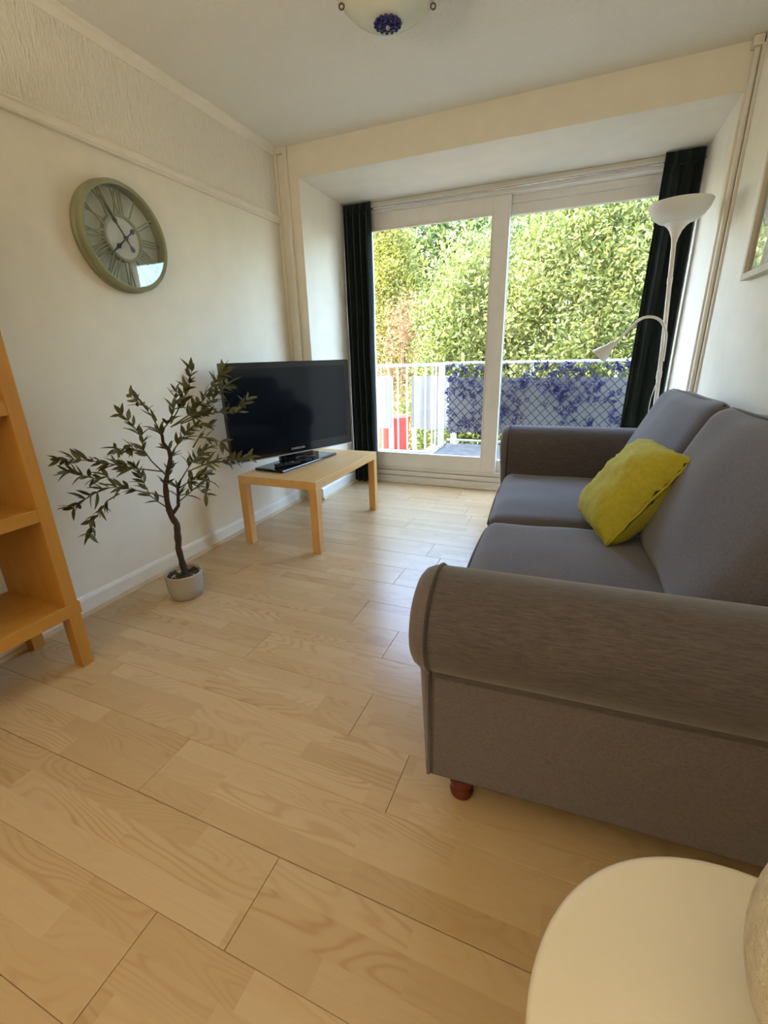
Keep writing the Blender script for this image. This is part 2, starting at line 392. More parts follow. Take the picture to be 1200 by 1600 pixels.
# cable trunking in the corners
profile_x('trim_5', [(0, H), (-.022, H), (-.020, H - .035), (0, H - .035)], 0.006, .0757, 'trim_paint', 'short horizontal trunking under the ceiling')
struct(MB().box(.076, .106, -.022, 0, .094, H - .001).build('trim_6', 'trim_paint', bevel=.002), 'vertical cable trunking in left corner')
struct(MB().box(0, .022, -.014, 0, .094, H - .036).build('trim_7', 'wall', bevel=.002), 'narrow painted strip in left corner')
struct(MB().tube([(W - .022, -.016, .1), (W - .022, -.016, H - .03)], .013, 10).build('trim_8', 'trim_paint', smooth=50), 'cream painted pipe in right corner')
struct(MB().box(W - .012, W, -.05, -.032, .094, H - .002).build('trim_9', 'trim_paint', bevel=.002), 'slim cream strip beside corner pipe')
struct(MB().box(W - .05, W - .001, -.05, -.001, H - .04, H - .001).build('trim_10', 'trim_paint', bevel=.004), 'small cream block over corner pipe')

ob = MB().box(-5, 8, -8.2, .83, H + .2, 6.2).box(-5, -.2, .5, .83, -2.9, H + .2).box(W + .2, 8, .5, .83, -2.9, H + .2).box(-.2, W + .2, .5, .83, -2.9, -.26)  # upper storey block is added, unseen, to keep sun off the balcony
struct(ob.build('wall_outside', 'render_wall'), 'outer building walls with an upper storey added to shade the balcony')

# ------------------------------------------------------------------ sliding balcony door
win = struct(empty('window_1', ((XN + XN2) / 2, YD, 0)), 'white framed sliding glass balcony door')
ox = (XN + XN2) / 2
def wpart(name, boxes, mat='door_white', parent=win, bevel=.003):
    mb = MB()
    for x0, x1, y0, y1, z0, z1 in boxes: mb.box(x0 - ox, x1 - ox, y0 - YD, y1 - YD, z0, z1)
    return mb.build(name, mat, parent, bevel=bevel)
wpart('frame_head', [(XN, XN2, YD - .035, .83, 2.19, ZN)])
wpart('head_ridge', [(XN, XN2, YD - .05, YD - .035, 2.222, 2.234)])
wpart('jamb', [(XN, XN + .06, YD - .03, .83, 0, 2.19)]); wpart('jamb', [(XN2 - .07, XN2, YD - .03, .83, 0, 2.19)])
wpart('sill', [(XN, XN2, YD - .02, .83, 0, .062)]); wpart('sill_step', [(XN, XN2, YD - .006, .83, .066, .108)]); wpart('track', [(XN, XN2, YD + .004, .83, .112, .148)])
wpart('floor_bead', [(XN + .02, XN2, YD - .036, YD - .02, 0, .016)], 'white_paint')
YS = YD + .0
ls = wpart('sliding_sash', [(XN + .06, .386, YS - .012, YS + .036, .15, 2.19), (1.357, 1.478, YS - .012, YS + .036, .15, 2.19), (.386, 1.357, YS - .012, YS + .036, .15, .272), (.386, 1.357, YS - .012, YS + .036, 2.075, 2.19)])
wpart('glazing_bead', [(.386, .394, YS - .016, YS + .01, .272, 2.075), (1.349, 1.357, YS - .016, YS + .01, .272, 2.075), (.394, 1.349, YS - .016, YS + .01, .272, .280), (.394, 1.349, YS - .016, YS + .01, 2.067, 2.075)], parent=ls, bevel=0)
wpart('pane', [(.386, 1.357, YS + .012, YS + .016, .272, 2.075)], 'glass', ls, 0)
rs_ = wpart('fixed_sash', [(1.42, 1.476, YS + .045, YS + .09, .15, 2.19), (2.46, 2.56, YS + .045, YS + .09, .15, 2.19), (1.476, 2.46, YS + .045, YS + .09, .15, .25), (1.476, 2.46, YS + .045, YS + .09, 2.068, 2.135), (1.42, 2.56, YS + .045, YS + .09, 2.14, 2.19)])
wpart('pane', [(1.476, 2.46, YS + .066, YS + .07, .25, 2.068)], 'glass', rs_, 0)
wpart('stile_edge', [(1.470, 1.482, YS + .036, YS + .05, .15, 2.19)], 'silver', ls, 0)
hd = MB().tube([(.372, YS - .012, 1.15), (.372, YS - .045, 1.165), (.374, YS - .05, 1.21), (.372, YS - .045, 1.265), (.372, YS - .012, 1.28)], .011, 8)
hd.box(.355, .386, YS - .018, YS - .012, 1.13, 1.30); hd.v = [(x - ox, y - YD, z) for x, y, z in hd.v]
hd.build('door_handle', 'door_white', ls, smooth=40)

# curtain rod with finials
rod = empty('curtain_rod', (ox, .64, 2.20))
MB().tube([(XN + .002 - ox, 0, 0.005), (XN2 - .002 - ox, 0, .005)], .0075, 10).build('rod', 'chrome', rod, smooth=50)
for x in (XN + .004, 1.42, XN2 - .004): MB().tube([(x - ox, .0, .005), (x - ox, .045, .012)], .005, 8).build('bracket', 'chrome', rod)
tag(rod, 'thin steel curtain rod across the top of the balcony door', 'curtain rod')

def curtain(name, x0, x1, xb0, xb1, y, ztop, zbot, folds, label, amp=.032, seed=0):
    mb = MB(); nx, nz = folds * 10, 26
    for j in range(nz + 1):
        t = j / nz; z = ztop + (zbot - ztop) * t
        for i in range(nx + 1):
            s = i / nx; x = (x0 + (x1 - x0) * s) * (1 - t) + (xb0 + (xb1 - xb0) * s) * t
            ph = s * folds * 2 * math.pi + .5 * math.sin(3 * t + seed) * s
            a = amp * (1 - .35 * math.exp(-t * 25)) * (.8 + .4 * noise.noise(Vector((s * 6 + seed, t * 1.5, 0))))
            yy = y + a * math.sin(ph) + .012 * noise.noise(Vector((s * 3, t * 5, seed)))
            x += .35 * a * math.sin(2 * ph) * .5
            if t < .012: yy = y + .6 * (yy - y)
            mb.v.append((x, yy, z + (.004 * math.sin(ph) if j == 0 else 0)))
    w = nx + 1
    for j in range(nz):
        for i in range(nx): mb.f.append((j * w + i, j * w + i + 1, (j + 1) * w + i + 1, (j + 1) * w + i))
    o = empty(name, ((x0 + x1) / 2, y, zbot)); mb.v = [(a - (x0 + x1) / 2, b - y, c - zbot) for a, b, c in mb.v]
    c = mb.build('drape', 'velvet', o, smooth=True); md = c.modifiers.new('thick', 'SOLIDIFY'); md.thickness = .006; md.offset = 0
    hm = MB().box(x0 - (x0 + x1) / 2 + .006, x1 - (x0 + x1) / 2 - .006, -.008, .02, ztop - zbot - .07, ztop - zbot - .005).build('header_tape', 'velvet', o)
    tag(o, label, 'curtain', 'dark velvet curtains at the balcony door'); return o
curtain('curtain', .192, .425, .198, .418, .615, 2.248, .012, 4, 'narrow dark green curtain hanging left of balcony door behind the television', seed=1)
curtain('curtain', 2.405, 2.612, 2.365, 2.612, .612, 2.252, .012, 3, 'dark green velvet curtain hanging right of balcony door behind white floor lamp', seed=5)

# ------------------------------------------------------------------ sofa
SA = R(2.8); SL_ = 2.08
sofa = empty('sofa', (1.80, -2.268, 0), SA)
tag(sofa, 'grey two-seater fabric sofa with rolled arms along right wall', 'sofa')
def arm_profile(zc, r, flip, z0=.12, yw=.2, n=22):
    """outline in (y,z) of a rolled arm, outer face at y=0 (or mirrored at SL_)"""
    yc = yw - r; pts = [(yw, z0), (yw, zc - .02)]
    for k in range(n + 1):
        a = R(0 + 232 * k / n); pts.append((yc + r * math.cos(a), zc + r * math.sin(a)))
    ye, ze = pts[-1]
    pts += [(0.0, ze - .012), (0.0, z0)]
    if flip: pts = [(SL_ - y, z) for y, z in pts]
    return pts
def inset(poly, d):
    n = len(poly); out = []
    area = sum(poly[i][0] * poly[(i + 1) % n][1] - poly[(i + 1) % n][0] * poly[i][1] for i in range(n))
    sg = 1 if area > 0 else -1
    for i in range(n):
        p0, p1, p2 = Vector(poly[i - 1]), Vector(poly[i]), Vector(poly[(i + 1) % n])
        d1 = (p1 - p0).normalized() if (p1 - p0).length > 1e-6 else Vector((0, 1)); d2 = (p2 - p1).normalized() if (p2 - p1).length > 1e-6 else d1
        nn = Vector((-(d1.y + d2.y), d1.x + d2.x)) * sg
        nn = nn.normalized() if nn.length > 1e-6 else Vector((0, 0))
        q = p1 + nn * d; out.append((q.x, q.y))
    return out
def make_arm(zc, r, flip):
    prof = arm_profile(zc, r, flip)
    arm = MB().prism(prof, 0, .84).build('arm', 'sofa_arm', sofa, smooth=35)
    # puffed front panel
    n = len(prof); mb = MB(); layers = [(0.0, 0.0), (-.018, .002), (-.034, .010), (-.044, .024), (-.047, .034)]
    for x, d in layers:
        for y, z in (inset(prof, d) if d else prof):
            k = min(1, max(0, (z - .40) / .05)); mb.v.append((x * (.3 + .7 * k * k * (3 - 2 * k)), y, z))
    for L in range(len(layers) - 1):
        for i in range(n): mb.f.append((L * n + i, L * n + (i + 1) % n, (L + 1) * n + (i + 1) % n, (L + 1) * n + i))
    mb.f.append(tuple((len(layers) - 1) * n + i for i in range(n)))
    pn = mb.build('arm_front_panel', 'sofa_side', sofa, smooth=60)
    pp = [(-.001, y, z) for y, z in inset(prof, -.001)]
    MB().tube(pp, .005, 6).build('piping', 'piping', arm, smooth=True)
    # smooth lower side panel below the roll
    ys = (-.002, .004) if not flip else (SL_ - .004, SL_ + .002)
    MB().box(.012, .80, ys[0], ys[1], .125, zc - .115).build('side_panel', 'sofa_side', arm, bevel=.001)
    return arm
make_arm(.535, .125, False); make_arm(.585, .125, True)
MB().box(.03, .86, .2, SL_ - .2, .12, .31).build('base', 'sofa_side', sofa, bevel=.008)
MB().box(.79, .86, .02, SL_ - .02, .12, .80).build('back_frame', 'sofa_side', sofa, bevel=.02, smooth=40)
MB().box(.04, .82, .03, SL_ - .03, .10, .122).build('underside', 'black_matt', sofa)
cl = (SL_ - .4) / 2
for i in range(2):
    c = soft_box(.70, cl - .006, .165, .05, (20, 22, 6), (.012, .004, .028), .006, 5, 3 + i * 7)
    st = xform(c, Matrix.Translation((.345, .2 + cl * (i + .5), .365))).build('seat_cushion', 'sofa_seat', sofa, smooth=True)
    pp = []
    for y in [k / 16 for k in range(17)]:
        yy = .2 + cl * i + .03 + (cl - .06) * y; pp.append((-.003 - .008 * (1 - (2 * y - 1) ** 2), yy, .408 + .012 * (1 - (2 * y - 1) ** 2)))
    MB().tube(pp, .0045, 6).build('piping', 'piping', st, smooth=True)
    b = soft_box(.20, cl + .006, .53, .065, (10, 20, 18), (.035, .004, .015), .009, 4.5, 20 + i * 9)
    mt = Matrix.Translation((.742, .2 + cl * (i + .5), .672)) @ Matrix.Rotation(R(24), 4, 'Y')
    b = xform(b, mt); b.v = [(x if x < .80 else .80 + (x - .80) * .35, y, z) for x, y, z in b.v]
    bk = b.build('back_cushion', 'sofa_seat', sofa, smooth=True)
    pp = []
    for k in range(21):
        y = (k / 20 - .5) * (cl - .07); pp.append(tuple(mt @ Vector((-.062 - .012 * (1 - (2 * k / 20 - 1) ** 2), y, .258))))
    MB().tube(pp, .005, 6).build('piping', 'piping', bk, smooth=True)
foot = MB().lathe([(.0, .0), (.024, .0), (.030, .006), (.032, .016), (.027, .026), (.024, .030), (.030, .036), (.033, .048), (.029, .058), (.026, .062), (.034, .078), (.040, .100), (.040, .112)], seg=24).mesh('foot', 'mahogany', smooth=50)
for fx, fy in ((.075, .07), (.76, .16), (.075, SL_ - .07), (.78, SL_ - .07)): link('foot', foot, sofa, (fx, fy, 0))

# yellow pillow
pw, ph_, pt_ = .385, .42, .20
mb = MB(); n = 26
def pil(u, v, s):
    e = max(0, (1 - abs(u) ** 2.6) * (1 - abs(v) ** 2.6)); t = pt_ / 2 * e ** .5 + .004
    k = 1 - .10 * (1 - abs(v) ** 2) * abs(u) ** 2; k2 = 1 - .10 * (1 - abs(u) ** 2) * abs(v) ** 2
    rc = 1 - .085 * (abs(u) * abs(v)) ** 2; p = Vector((s * t, u * pw / 2 * k * rc, v * ph_ / 2 * k2 * rc))
    nn = noise.noise(Vector((u * 2.2 + s, v * 3.4, 7))) * .014 * e + abs(noise.noise(Vector((u * 3.5 + v * 2, v * 6.5 - u * 3, s * 4)))) * .016 * (1 - .5 * e)
    return p + Vector((s * nn, nn * .6, noise.noise(Vector((u * 5, v * 4, 2))) * .006))
for s in (-1, 1):
    base = len(mb.v)
    for j in range(n + 1):
        for i in range(n + 1): mb.v.append(tuple(pil(2 * i / n - 1, 2 * j / n - 1, s)))
    for j in range(n):
        for i in range(n): a = base + j * (n + 1) + i; mb.f.append((a, a + 1, a + n + 2, a + n + 1))
pdir = math.atan2(-.954, .30) + R(90)
PM = Matrix.Translation((2.272, -1.25, .628)) @ Matrix.Rotation(R(14), 4, 'Z') @ Matrix.Rotation(R(36), 4, 'Y')
pill = empty('throw_pillow', (2.19, -1.25, .47))
IM = Matrix.Translation((-2.19, 1.25, -.47))
xform(mb, IM @ PM).build('pillow_body', 'pillow', pill, smooth=True)
sm = []
for k in range(4):
    for q in range(14):
        t = 2 * q / 14 - 1; u, v = ((t, -1), (1, t), (-t, 1), (-1, -t))[k]; sm.append(tuple(IM @ PM @ (pil(u, v, 1) * .5 + pil(u, v, -1) * .5) + Vector((0, 0, random.uniform(-.002, .002)))))
MB().tube(sm + [sm[0]], .0055, 6).build('seam', 'pillow', pill, smooth=True)
tag(pill, 'yellow-green throw pillow leaning on the sofa back cushions', 'pillow')

# ------------------------------------------------------------------ coffee table with television
tab = empty('coffee_table', (.444, -.5165, 0), .0069)
MB().box(-.275, .275, -.45, .45, .40, .45).build('table_top', 'birch_y', tab, bevel=.0015)
for sx in (-1, 1):
    for sy in (-1, 1):
        MB().box(min(sx * .275, sx * .225), max(sx * .275, sx * .225), min(sy * .45, sy * .40), max(sy * .45, sy * .40), 0, .40).build('leg', 'birch_z', tab, bevel=.0015)
tag(tab, 'light birch low rectangular table carrying the television', 'table')

TVA = R(66.5)
tv = empty('television', (.335, -.535, .45), 0)
tvm = Matrix.Rotation(TVA, 4, 'Z')     # local x along the screen, -y towards the viewer
def tvp(name, mb, mat, parent=tv, **k): return xform(mb, tvm).build(name, mat, parent, **k)
tw, th, zb = .95, .585, .072
bz = tvp('bezel', MB().box(-tw / 2, tw / 2, -.012, .028, zb, zb + th), 'black_gloss', bevel=.004)
tvp('screen', MB().box(-tw / 2 + .035, tw / 2 - .035, -.0135, -.010, zb + .058, zb + th - .035), 'screen')
tvp('lower_trim', MB().box(-tw / 2 + .002, tw / 2 - .002, -.010, .022, zb - .007, zb - .0005), 'silver', bz)
tvp('rear_housing', MB().box(-.36, .36, .028, .085, zb + .06, zb + th - .09), 'black_matt', bevel=.01)
tvp('neck', MB().box(-.13, .13, .0, .035, .018, zb + .05), 'black_gloss', bevel=.004)
sb = MB().box(-.30, .30, -.115, .115, .001, .016)
xform(sb, Matrix.Rotation(R(84), 4, 'Z')).build('stand_base', 'black_gloss', tv, bevel=.006)
# maker's lettering on the lower bezel
LET = {'S': [(1, .85, .5, 1), (.5, 1, 0, .78), (0, .78, 1, .3), (1, .3, .5, 0), (.5, 0, 0, .15)], 'A': [(0, 0, .5, 1), (.5, 1, 1, 0)], 'M': [(0, 0, 0, 1), (0, 1, .5, .1), (.5, .1, 1, 1), (1, 1, 1, 0)],
       'U': [(0, 1, 0, .2), (0, .2, .5, 0), (.5, 0, 1, .2), (1, .2, 1, 1)], 'N': [(0, 0, 0, 1), (0, 1, 1, 0), (1, 0, 1, 1)], 'G': [(1, .85, .5, 1), (.5, 1, 0, .6), (0, .6, .3, 0), (.3, 0, 1, .1), (1, .1, 1, .5), (1, .5, .6, .5)]}
lm_ = MB(); lx = -.052
for ch in 'SAMSUNG':
    for a, b, c, d in LET[ch]: lm_.bar((lx + a * .0115, -.0128, zb + .022 + b * .013), (lx + c * .0115, -.0128, zb + .022 + d * .013), .0016, .0026)
    lx += .0155
tvp('lettering', lm_, 'grey_print', bz)
tag(tv, 'black flat-screen television on a swivel stand, switched off', 'television')
# remote and cable loop resting on the stand
rem = empty('remote_control', (.36, -.70, .4675), R(60))
MB().box(-.085, .085, -.022, .022, 0, .018).build('body', 'black_matt', rem, bevel=.005)
for i in range(4):
    for j in range(2): MB().box(-.065 + i * .03, -.05 + i * .03, -.014 + j * .018, -.004 + j * .018, .018, .0205).build('button', 'silver' if (i, j) == (3, 0) else 'black_gloss', rem)
tag(rem, 'black remote control lying on the television stand', 'remote')
cb = []
for k in range(60):
    a = k * .42; cb.append((.405 - .0 + .032 * math.cos(a) + k * .0004, -.60 + .05 * math.sin(a * 1.13) + k * .0012, .477 + .012 * (1 + math.sin(a * .7))))
o = MB().tube([(x - .405, y + .56, z - .467) for x, y, z in cb], .004, 6).build('cable', 'black_matt', smooth=True, loc=(.405, -.56, .467))
tag(o, 'tangled black cable heaped on the television stand', 'cable')

# ------------------------------------------------------------------ wall clock
ck = empty('wall_clock', (0.001, -1.352, 1.668))
CR = .228
MB().lathe([(CR - .012, 0), (CR, .004), (CR + .002, .018), (CR - .006, .026), (CR - .004, .034), (CR - .001, .050), (CR - .006, .060), (CR - .014, .064), (CR - .022, .060), (CR - .024, .050), (CR - .024, .012), (CR - .016, .0)], seg=72, axis='x', close=True).build('rim', 'clock_green', ck, smooth=50)
MB().lathe([(0.0, .002), (CR - .02, .002), (CR - .02, .008), (0.0, .008)], seg=64, axis='x').build('back_plate', 'clock_back', ck, smooth=30)
RI = .092
MB().lathe([(RI - .006, .008), (RI + .006, .008), (RI + .006, .036), (RI, .040), (RI - .006, .036)], seg=56, axis='x', close=True).build('inner_ring', 'clock_inner', ck, smooth=40)
MB().lathe([(0, .024), (RI - .006, .024), (RI - .006, .028), (0, .028)], seg=48, axis='x').build('dial', 'clock_face', ck, smooth=30)
ROM = ['XII', 'I', 'II', 'III', 'IIII', 'V', 'VI', 'VII', 'VIII', 'IX', 'X', 'XI']
for h, s in enumerate(ROM):
    a = R(30 * h); ur = Vector((0, math.sin(a), math.cos(a))); ut = Vector((0, math.cos(a), -math.sin(a)))
    mb = MB(); wd = {'I': .013, 'V': .030, 'X': .030}; tot = sum(wd[c] for c in s); x = -tot / 2
    r0, r1 = RI + .006, CR - .026
    def seg_(x0, ra, x1, rb):
        mb.bar(ur * ra + ut * x0 + Vector((.030, 0, 0)), ur * rb + ut * x1 + Vector((.030, 0, 0)), .0052, .005)
    for c in s:
        w = wd[c]; m0, m1 = x + .15 * w, x + .85 * w
        if c == 'I': seg_(x + w / 2, r0, x + w / 2, r1)
        elif c == 'X': seg_(m0, r0, m1, r1); seg_(m1, r0, m0, r1)
        else: seg_(m0, r1, x + w / 2, r0); seg_(m1, r1, x + w / 2, r0)
        x += w
    mb.build('numeral', 'clock_green', ck)
def hand(ang, L, tail, w, blob, xo, name):
    d = Vector((0, math.sin(ang), math.cos(ang))); t = Vector((0, math.cos(ang), -math.sin(ang)))
    pr = [(-tail - .012, .0), (-tail - .006, .010), (-tail + .008, .010), (-tail + .016, .003), (-.012, .003), (0, .009), (.012, .003), (blob - .018, .003), (blob, .011), (blob + .014, .004), (L, .0008)]
    vs = [d * a + t * b + Vector((xo, 0, 0)) for a, b in pr] + [d * a - t * b + Vector((xo, 0, 0)) for a, b in pr]
    n = len(pr); vs2 = vs + [v + Vector((.003, 0, 0)) for v in vs]
    fs = []
    for i in range(n - 1):
        fs += [(i, i + 1, n + i + 1, n + i), (2 * n + i, 3 * n + i, 3 * n + i + 1, 2 * n + i + 1), (i, 2 * n + i, 2 * n + i + 1, i + 1), (n + i, n + i + 1, 3 * n + i + 1, 3 * n + i)]
    MB().add(vs2, fs).build(name, 'black_matt', ck)
hand(R(-33.2), .178, .052, .003, .078, .044, 'minute_hand'); hand(R(-130), .115, .052, .003, .062, .048, 'hour_hand')
MB().lathe([(0, .040), (.008, .040), (.008, .053), (0, .053)], seg=16, axis='x').build('hub', 'black_matt', ck)
MB().lathe([(0, .0555), (CR - .025, .0555), (CR - .025, .0575), (0, .0575)], seg=48, axis='x').build('glass', 'clock_glass', ck)
tag(ck, 'round sage green wall clock with Roman numerals and open face', 'clock')

# ------------------------------------------------------------------ bookcase on the left edge
bc = empty('bookcase', (.19, -2.59, 0))
Y1, Y0 = .425, -.425     # local extent along the wall (far end, near end)
for ya, yb_ in ((Y1 - .045, Y1), (Y0, Y0 + .045)):
    MB().box(-.165, .184, ya, yb_, .273, 1.80).build('side_panel', 'shelf_z', bc, bevel=.0015)
for xa, xb in ((.136, .184), (-.165, -.117)):
    for ya, yb_ in ((Y1 - .045, Y1), (Y0, Y0 + .045)):
        MB().box(xa, xb, ya, yb_, 0, .224).build('leg', 'shelf_z', bc, bevel=.0015)
MB().box(-.165, .186, Y0 - .004, Y1 + .006, .224, .273).build('shelf', 'shelf_y', bc, bevel=.0015)
for z in (.632, .998, 1.36): MB().box(-.165, .182, Y0 + .045, Y1 - .045, z - .022, z + .024).build('shelf', 'shelf_y', bc, bevel=.0015)
MB().box(-.165, .186, Y0 - .004, Y1 + .004, 1.80, 1.845).build('top_board', 'shelf_y', bc, bevel=.0015)
tag(bc, 'tall open beech bookcase on short legs at the left edge', 'bookcase')

# ------------------------------------------------------------------ artificial olive tree
ot = empty('olive_tree', (.322, -1.622, 0))
OO = Vector((.322, -1.622, 0))
tag(ot, 'artificial olive tree in a small round grey pot by the left wall', 'potted plant')
MB().lathe([(0, 0), (.068, 0), (.076, .006), (.085, .05), (.088, .10), (.088, .128), (.083, .131), (.079, .128), (.079, .108), (0, .108)], seg=48).build('pot', 'pot', ot, smooth=50)
sl = MB()
for k in range(70):
    a, r_ = random.uniform(0, 6.28), .074 * math.sqrt(random.random()); s = random.uniform(.006, .013)
    c = soft_box(s * 2, s * 1.6, s * 1.4, s * .5, (2, 2, 2)); xform(c, Matrix.Translation((r_ * math.cos(a), r_ * math.sin(a), .111)) @ Matrix.Rotation(random.uniform(0, 3), 4, 'Z')); sl.add(c.v, c.f)
so = sl.build('moss_and_bark_chips', 'soil', ot); so['kind'] = 'stuff'
BR = {
'trunk':[(0.331,-1.618,0.100),(0.329,-1.623,0.175),(0.326,-1.628,0.260),(0.330,-1.620,0.339),(0.332,-1.617,0.382),(0.325,-1.631,0.430),(0.322,-1.636,0.466)],
'trunk2':[(0.322,-1.636,0.466),(0.322,-1.637,0.525),(0.324,-1.631,0.582),(0.335,-1.610,0.651),(0.344,-1.592,0.705),(0.344,-1.593,0.741),(0.335,-1.610,0.779),(0.336,-1.609,0.810),(0.334,-1.612,0.826)],
'fork':[(0.325,-1.631,0.430),(0.342,-1.596,0.472),(0.345,-1.590,0.514),(0.347,-1.587,0.555),(0.356,-1.568,0.593)],
'b1':[(0.323,-1.634,0.648),(0.295,-1.689,0.668),(0.271,-1.737,0.685),(0.243,-1.792,0.711),(0.208,-1.861,0.739),(0.178,-1.922,0.761),(0.157,-1.962,0.766)],
'b2':[(0.317,-1.646,0.528),(0.299,-1.682,0.553),(0.281,-1.718,0.570),(0.255,-1.770,0.598),(0.235,-1.809,0.615),(0.212,-1.855,0.618),(0.180,-1.917,0.588),(0.159,-1.960,0.561)],
'b3':[(0.235,-1.809,0.615),(0.225,-1.829,0.666),(0.202,-1.874,0.668),(0.185,-1.909,0.690),(0.165,-1.947,0.712)],
'b4':[(0.238,-1.803,0.583),(0.215,-1.848,0.563),(0.201,-1.877,0.531),(0.183,-1.912,0.494),(0.173,-1.932,0.445)],
'b5':[(0.320,-1.639,0.657),(0.308,-1.665,0.702),(0.299,-1.682,0.752),(0.301,-1.678,0.812),(0.292,-1.695,0.859),(0.279,-1.722,0.910)],
'b5b':[(0.301,-1.678,0.736),(0.270,-1.739,0.777),(0.242,-1.795,0.793)],
'b6':[(0.334,-1.612,0.826),(0.327,-1.627,0.896),(0.318,-1.644,0.942),(0.303,-1.674,0.981)],
'b7':[(0.334,-1.612,0.826),(0.354,-1.572,0.874),(0.366,-1.548,0.947),(0.367,-1.546,1.000)],
'b8':[(0.356,-1.568,0.858),(0.383,-1.515,0.944),(0.398,-1.486,1.003),(0.410,-1.460,1.084)],
'b9':[(0.355,-1.570,0.843),(0.393,-1.496,0.888),(0.425,-1.432,0.945),(0.456,-1.370,1.026),(0.474,-1.334,1.078)],
'b10':[(0.362,-1.556,0.849),(0.402,-1.476,0.878),(0.441,-1.399,0.918),(0.471,-1.340,0.976),(0.500,-1.282,1.008)],
'b11':[(0.376,-1.529,0.853),(0.420,-1.440,0.882),(0.458,-1.366,0.890),(0.500,-1.282,0.881),(0.520,-1.244,0.936)],
'b12':[(0.345,-1.589,0.720),(0.362,-1.556,0.762),(0.387,-1.506,0.819),(0.414,-1.453,0.844),(0.428,-1.426,0.832)],
'b13':[(0.356,-1.568,0.593),(0.387,-1.507,0.664),(0.415,-1.452,0.696),(0.439,-1.405,0.713)],
'b14':[(0.373,-1.534,0.628),(0.412,-1.458,0.655),(0.450,-1.381,0.658),(0.491,-1.300,0.669)],
'b15':[(0.343,-1.594,0.489),(0.361,-1.558,0.514),(0.385,-1.510,0.546),(0.401,-1.479,0.504)],
'b16':[(0.348,-1.584,0.555),(0.388,-1.504,0.588),(0.415,-1.451,0.594),(0.416,-1.448,0.558)],
'b17':[(0.322,-1.636,0.466),(0.305,-1.670,0.509),(0.294,-1.691,0.539),(0.289,-1.701,0.598),(0.282,-1.715,0.665)],
'b18':[(0.392,-1.497,0.737),(0.406,-1.469,0.781),(0.431,-1.419,0.774),(0.445,-1.392,0.753)],
}
def resample(pts, step):
    out = [pts[0]]; 
    for a, b in zip(pts, pts[1:]):
        n = max(1, int((b - a).length / step))
        for k in range(1, n + 1): out.append(a.lerp(b, k / n))
    return out
rl = random.Random(11)
# olive leaf mesh: lanceolate, folded, drooping, along +x
def leaf_mesh(name, L, w, droop, mat):
    mb = MB(); n = 5
    for i in range(n + 1):
        t = i / n; ww_ = w * math.sin(math.pi * (.06 + .94 * t) ** .9) if i < n else .0004
        z = -droop * t * t; mb.v += [(L * t, -ww_ / 2, z + .15 * ww_), (L * t, 0, z - .001), (L * t, ww_ / 2, z + .15 * ww_)]
    for i in range(n):
        a = i * 3; mb.f += [(a, a + 3, a + 4, a + 1), (a + 1, a + 4, a + 5, a + 2)]
    return mb.mesh(name, mat, smooth=True)
LM = [leaf_mesh('leaf', .058, .017, .010, 'olive_leaf'), leaf_mesh('leaf', .050, .018, -.006, 'olive_leaf'), leaf_mesh('leaf', .066, .016, .018, 'olive_leaf')]
OM = MB().lathe([(0, -.010), (.005, -.008), (.007, 0), (.005, .008), (0, .010)], seg=12).mesh('olive', 'olive', smooth=True)
leaves = []
twigs = {}
for k, pts in BR.items():
    pts = [Vector(p) - OO for p in pts]
    if k in ('trunk', 'trunk2', 'fork'):
        q = resample(pts, .02); n = len(q)
        r0, r1 = {'trunk': (.0175, .0140), 'trunk2': (.0130, .006), 'fork': (.009, .005)}[k]
        q = [p + Vector((noise.noise(p * 30), noise.noise(p * 30 + Vector((5, 0, 0))), 0)) * .003 for p in q]
        MB().tube(q, [(r0 + (r1 - r0) * i / n) * (1 + .30 * noise.noise(q[i] * 55)) for i in range(n)], 9).build('trunk' if k != 'fork' else 'branch', 'bark', ot, smooth=True)
        if k == 'trunk': continue
        step0 = .035
    else:
        # give the branches depth towards and away from the viewer
        dz = rl.uniform(-.11, .11) if k not in ('b1', 'b2', 'b3', 'b4') else rl.uniform(0.0, .06)
        pts = [p + Vector((.893, -.45, 0)) * dz * (i / (len(pts) - 1)) ** 1.3 for i, p in enumerate(pts)]
        q = resample(pts, .02); n = len(q)
        MB().tube(q, [.0035 + (.0012 - .0035) * i / n for i in range(n)], 5).build('branch', 'twig', ot, smooth=True)
        step0 = .022
    q = resample(pts, step0); n = len(q)
    for i in range(n):
        if k in ('trunk2', 'fork') and (i < 2 or rl.random() < .35): continue
        if k not in ('trunk2', 'fork') and i < n * .22: continue
        t = (q[min(i + 1, n - 1)] - q[max(i - 1, 0)]).normalized()
        reps = (5 if k in ('fork', 'b13', 'b16') else 4 if k in ('trunk2', 'b9', 'b10', 'b12', 'b8') else 3) if i < n - 1 else 4
        for s in range(reps):
            side = Vector((rl.gauss(0, 1), rl.gauss(0, 1), rl.gauss(0, .8))); side = (side - t * side.dot(t)).normalized()
            d = (t * rl.uniform(.35, 1.0) + side * rl.uniform(.5, 1.0) + Vector((0, 0, .12))).normalized()
            wx = (q[i] + OO + d * .055).x
            if wx < .03: d = Vector((abs(d.x), d.y, d.z))
            sc = rl.uniform(.8, 1.2); rq = d.to_track_quat('X', 'Z') @ Matrix.Rotation(rl.uniform(-1.2, 1.2), 4, 'X').to_quaternion()
            leaves.append((q[i], rq, sc, rl.randrange(3)))
    if k in ('b2', 'b4', 'b8', 'b6', 'b12', 'b5b', 'b11', 'b1'):
        link('olive', OM, ot, q[-2] + Vector((.004, -.006, -.012)))

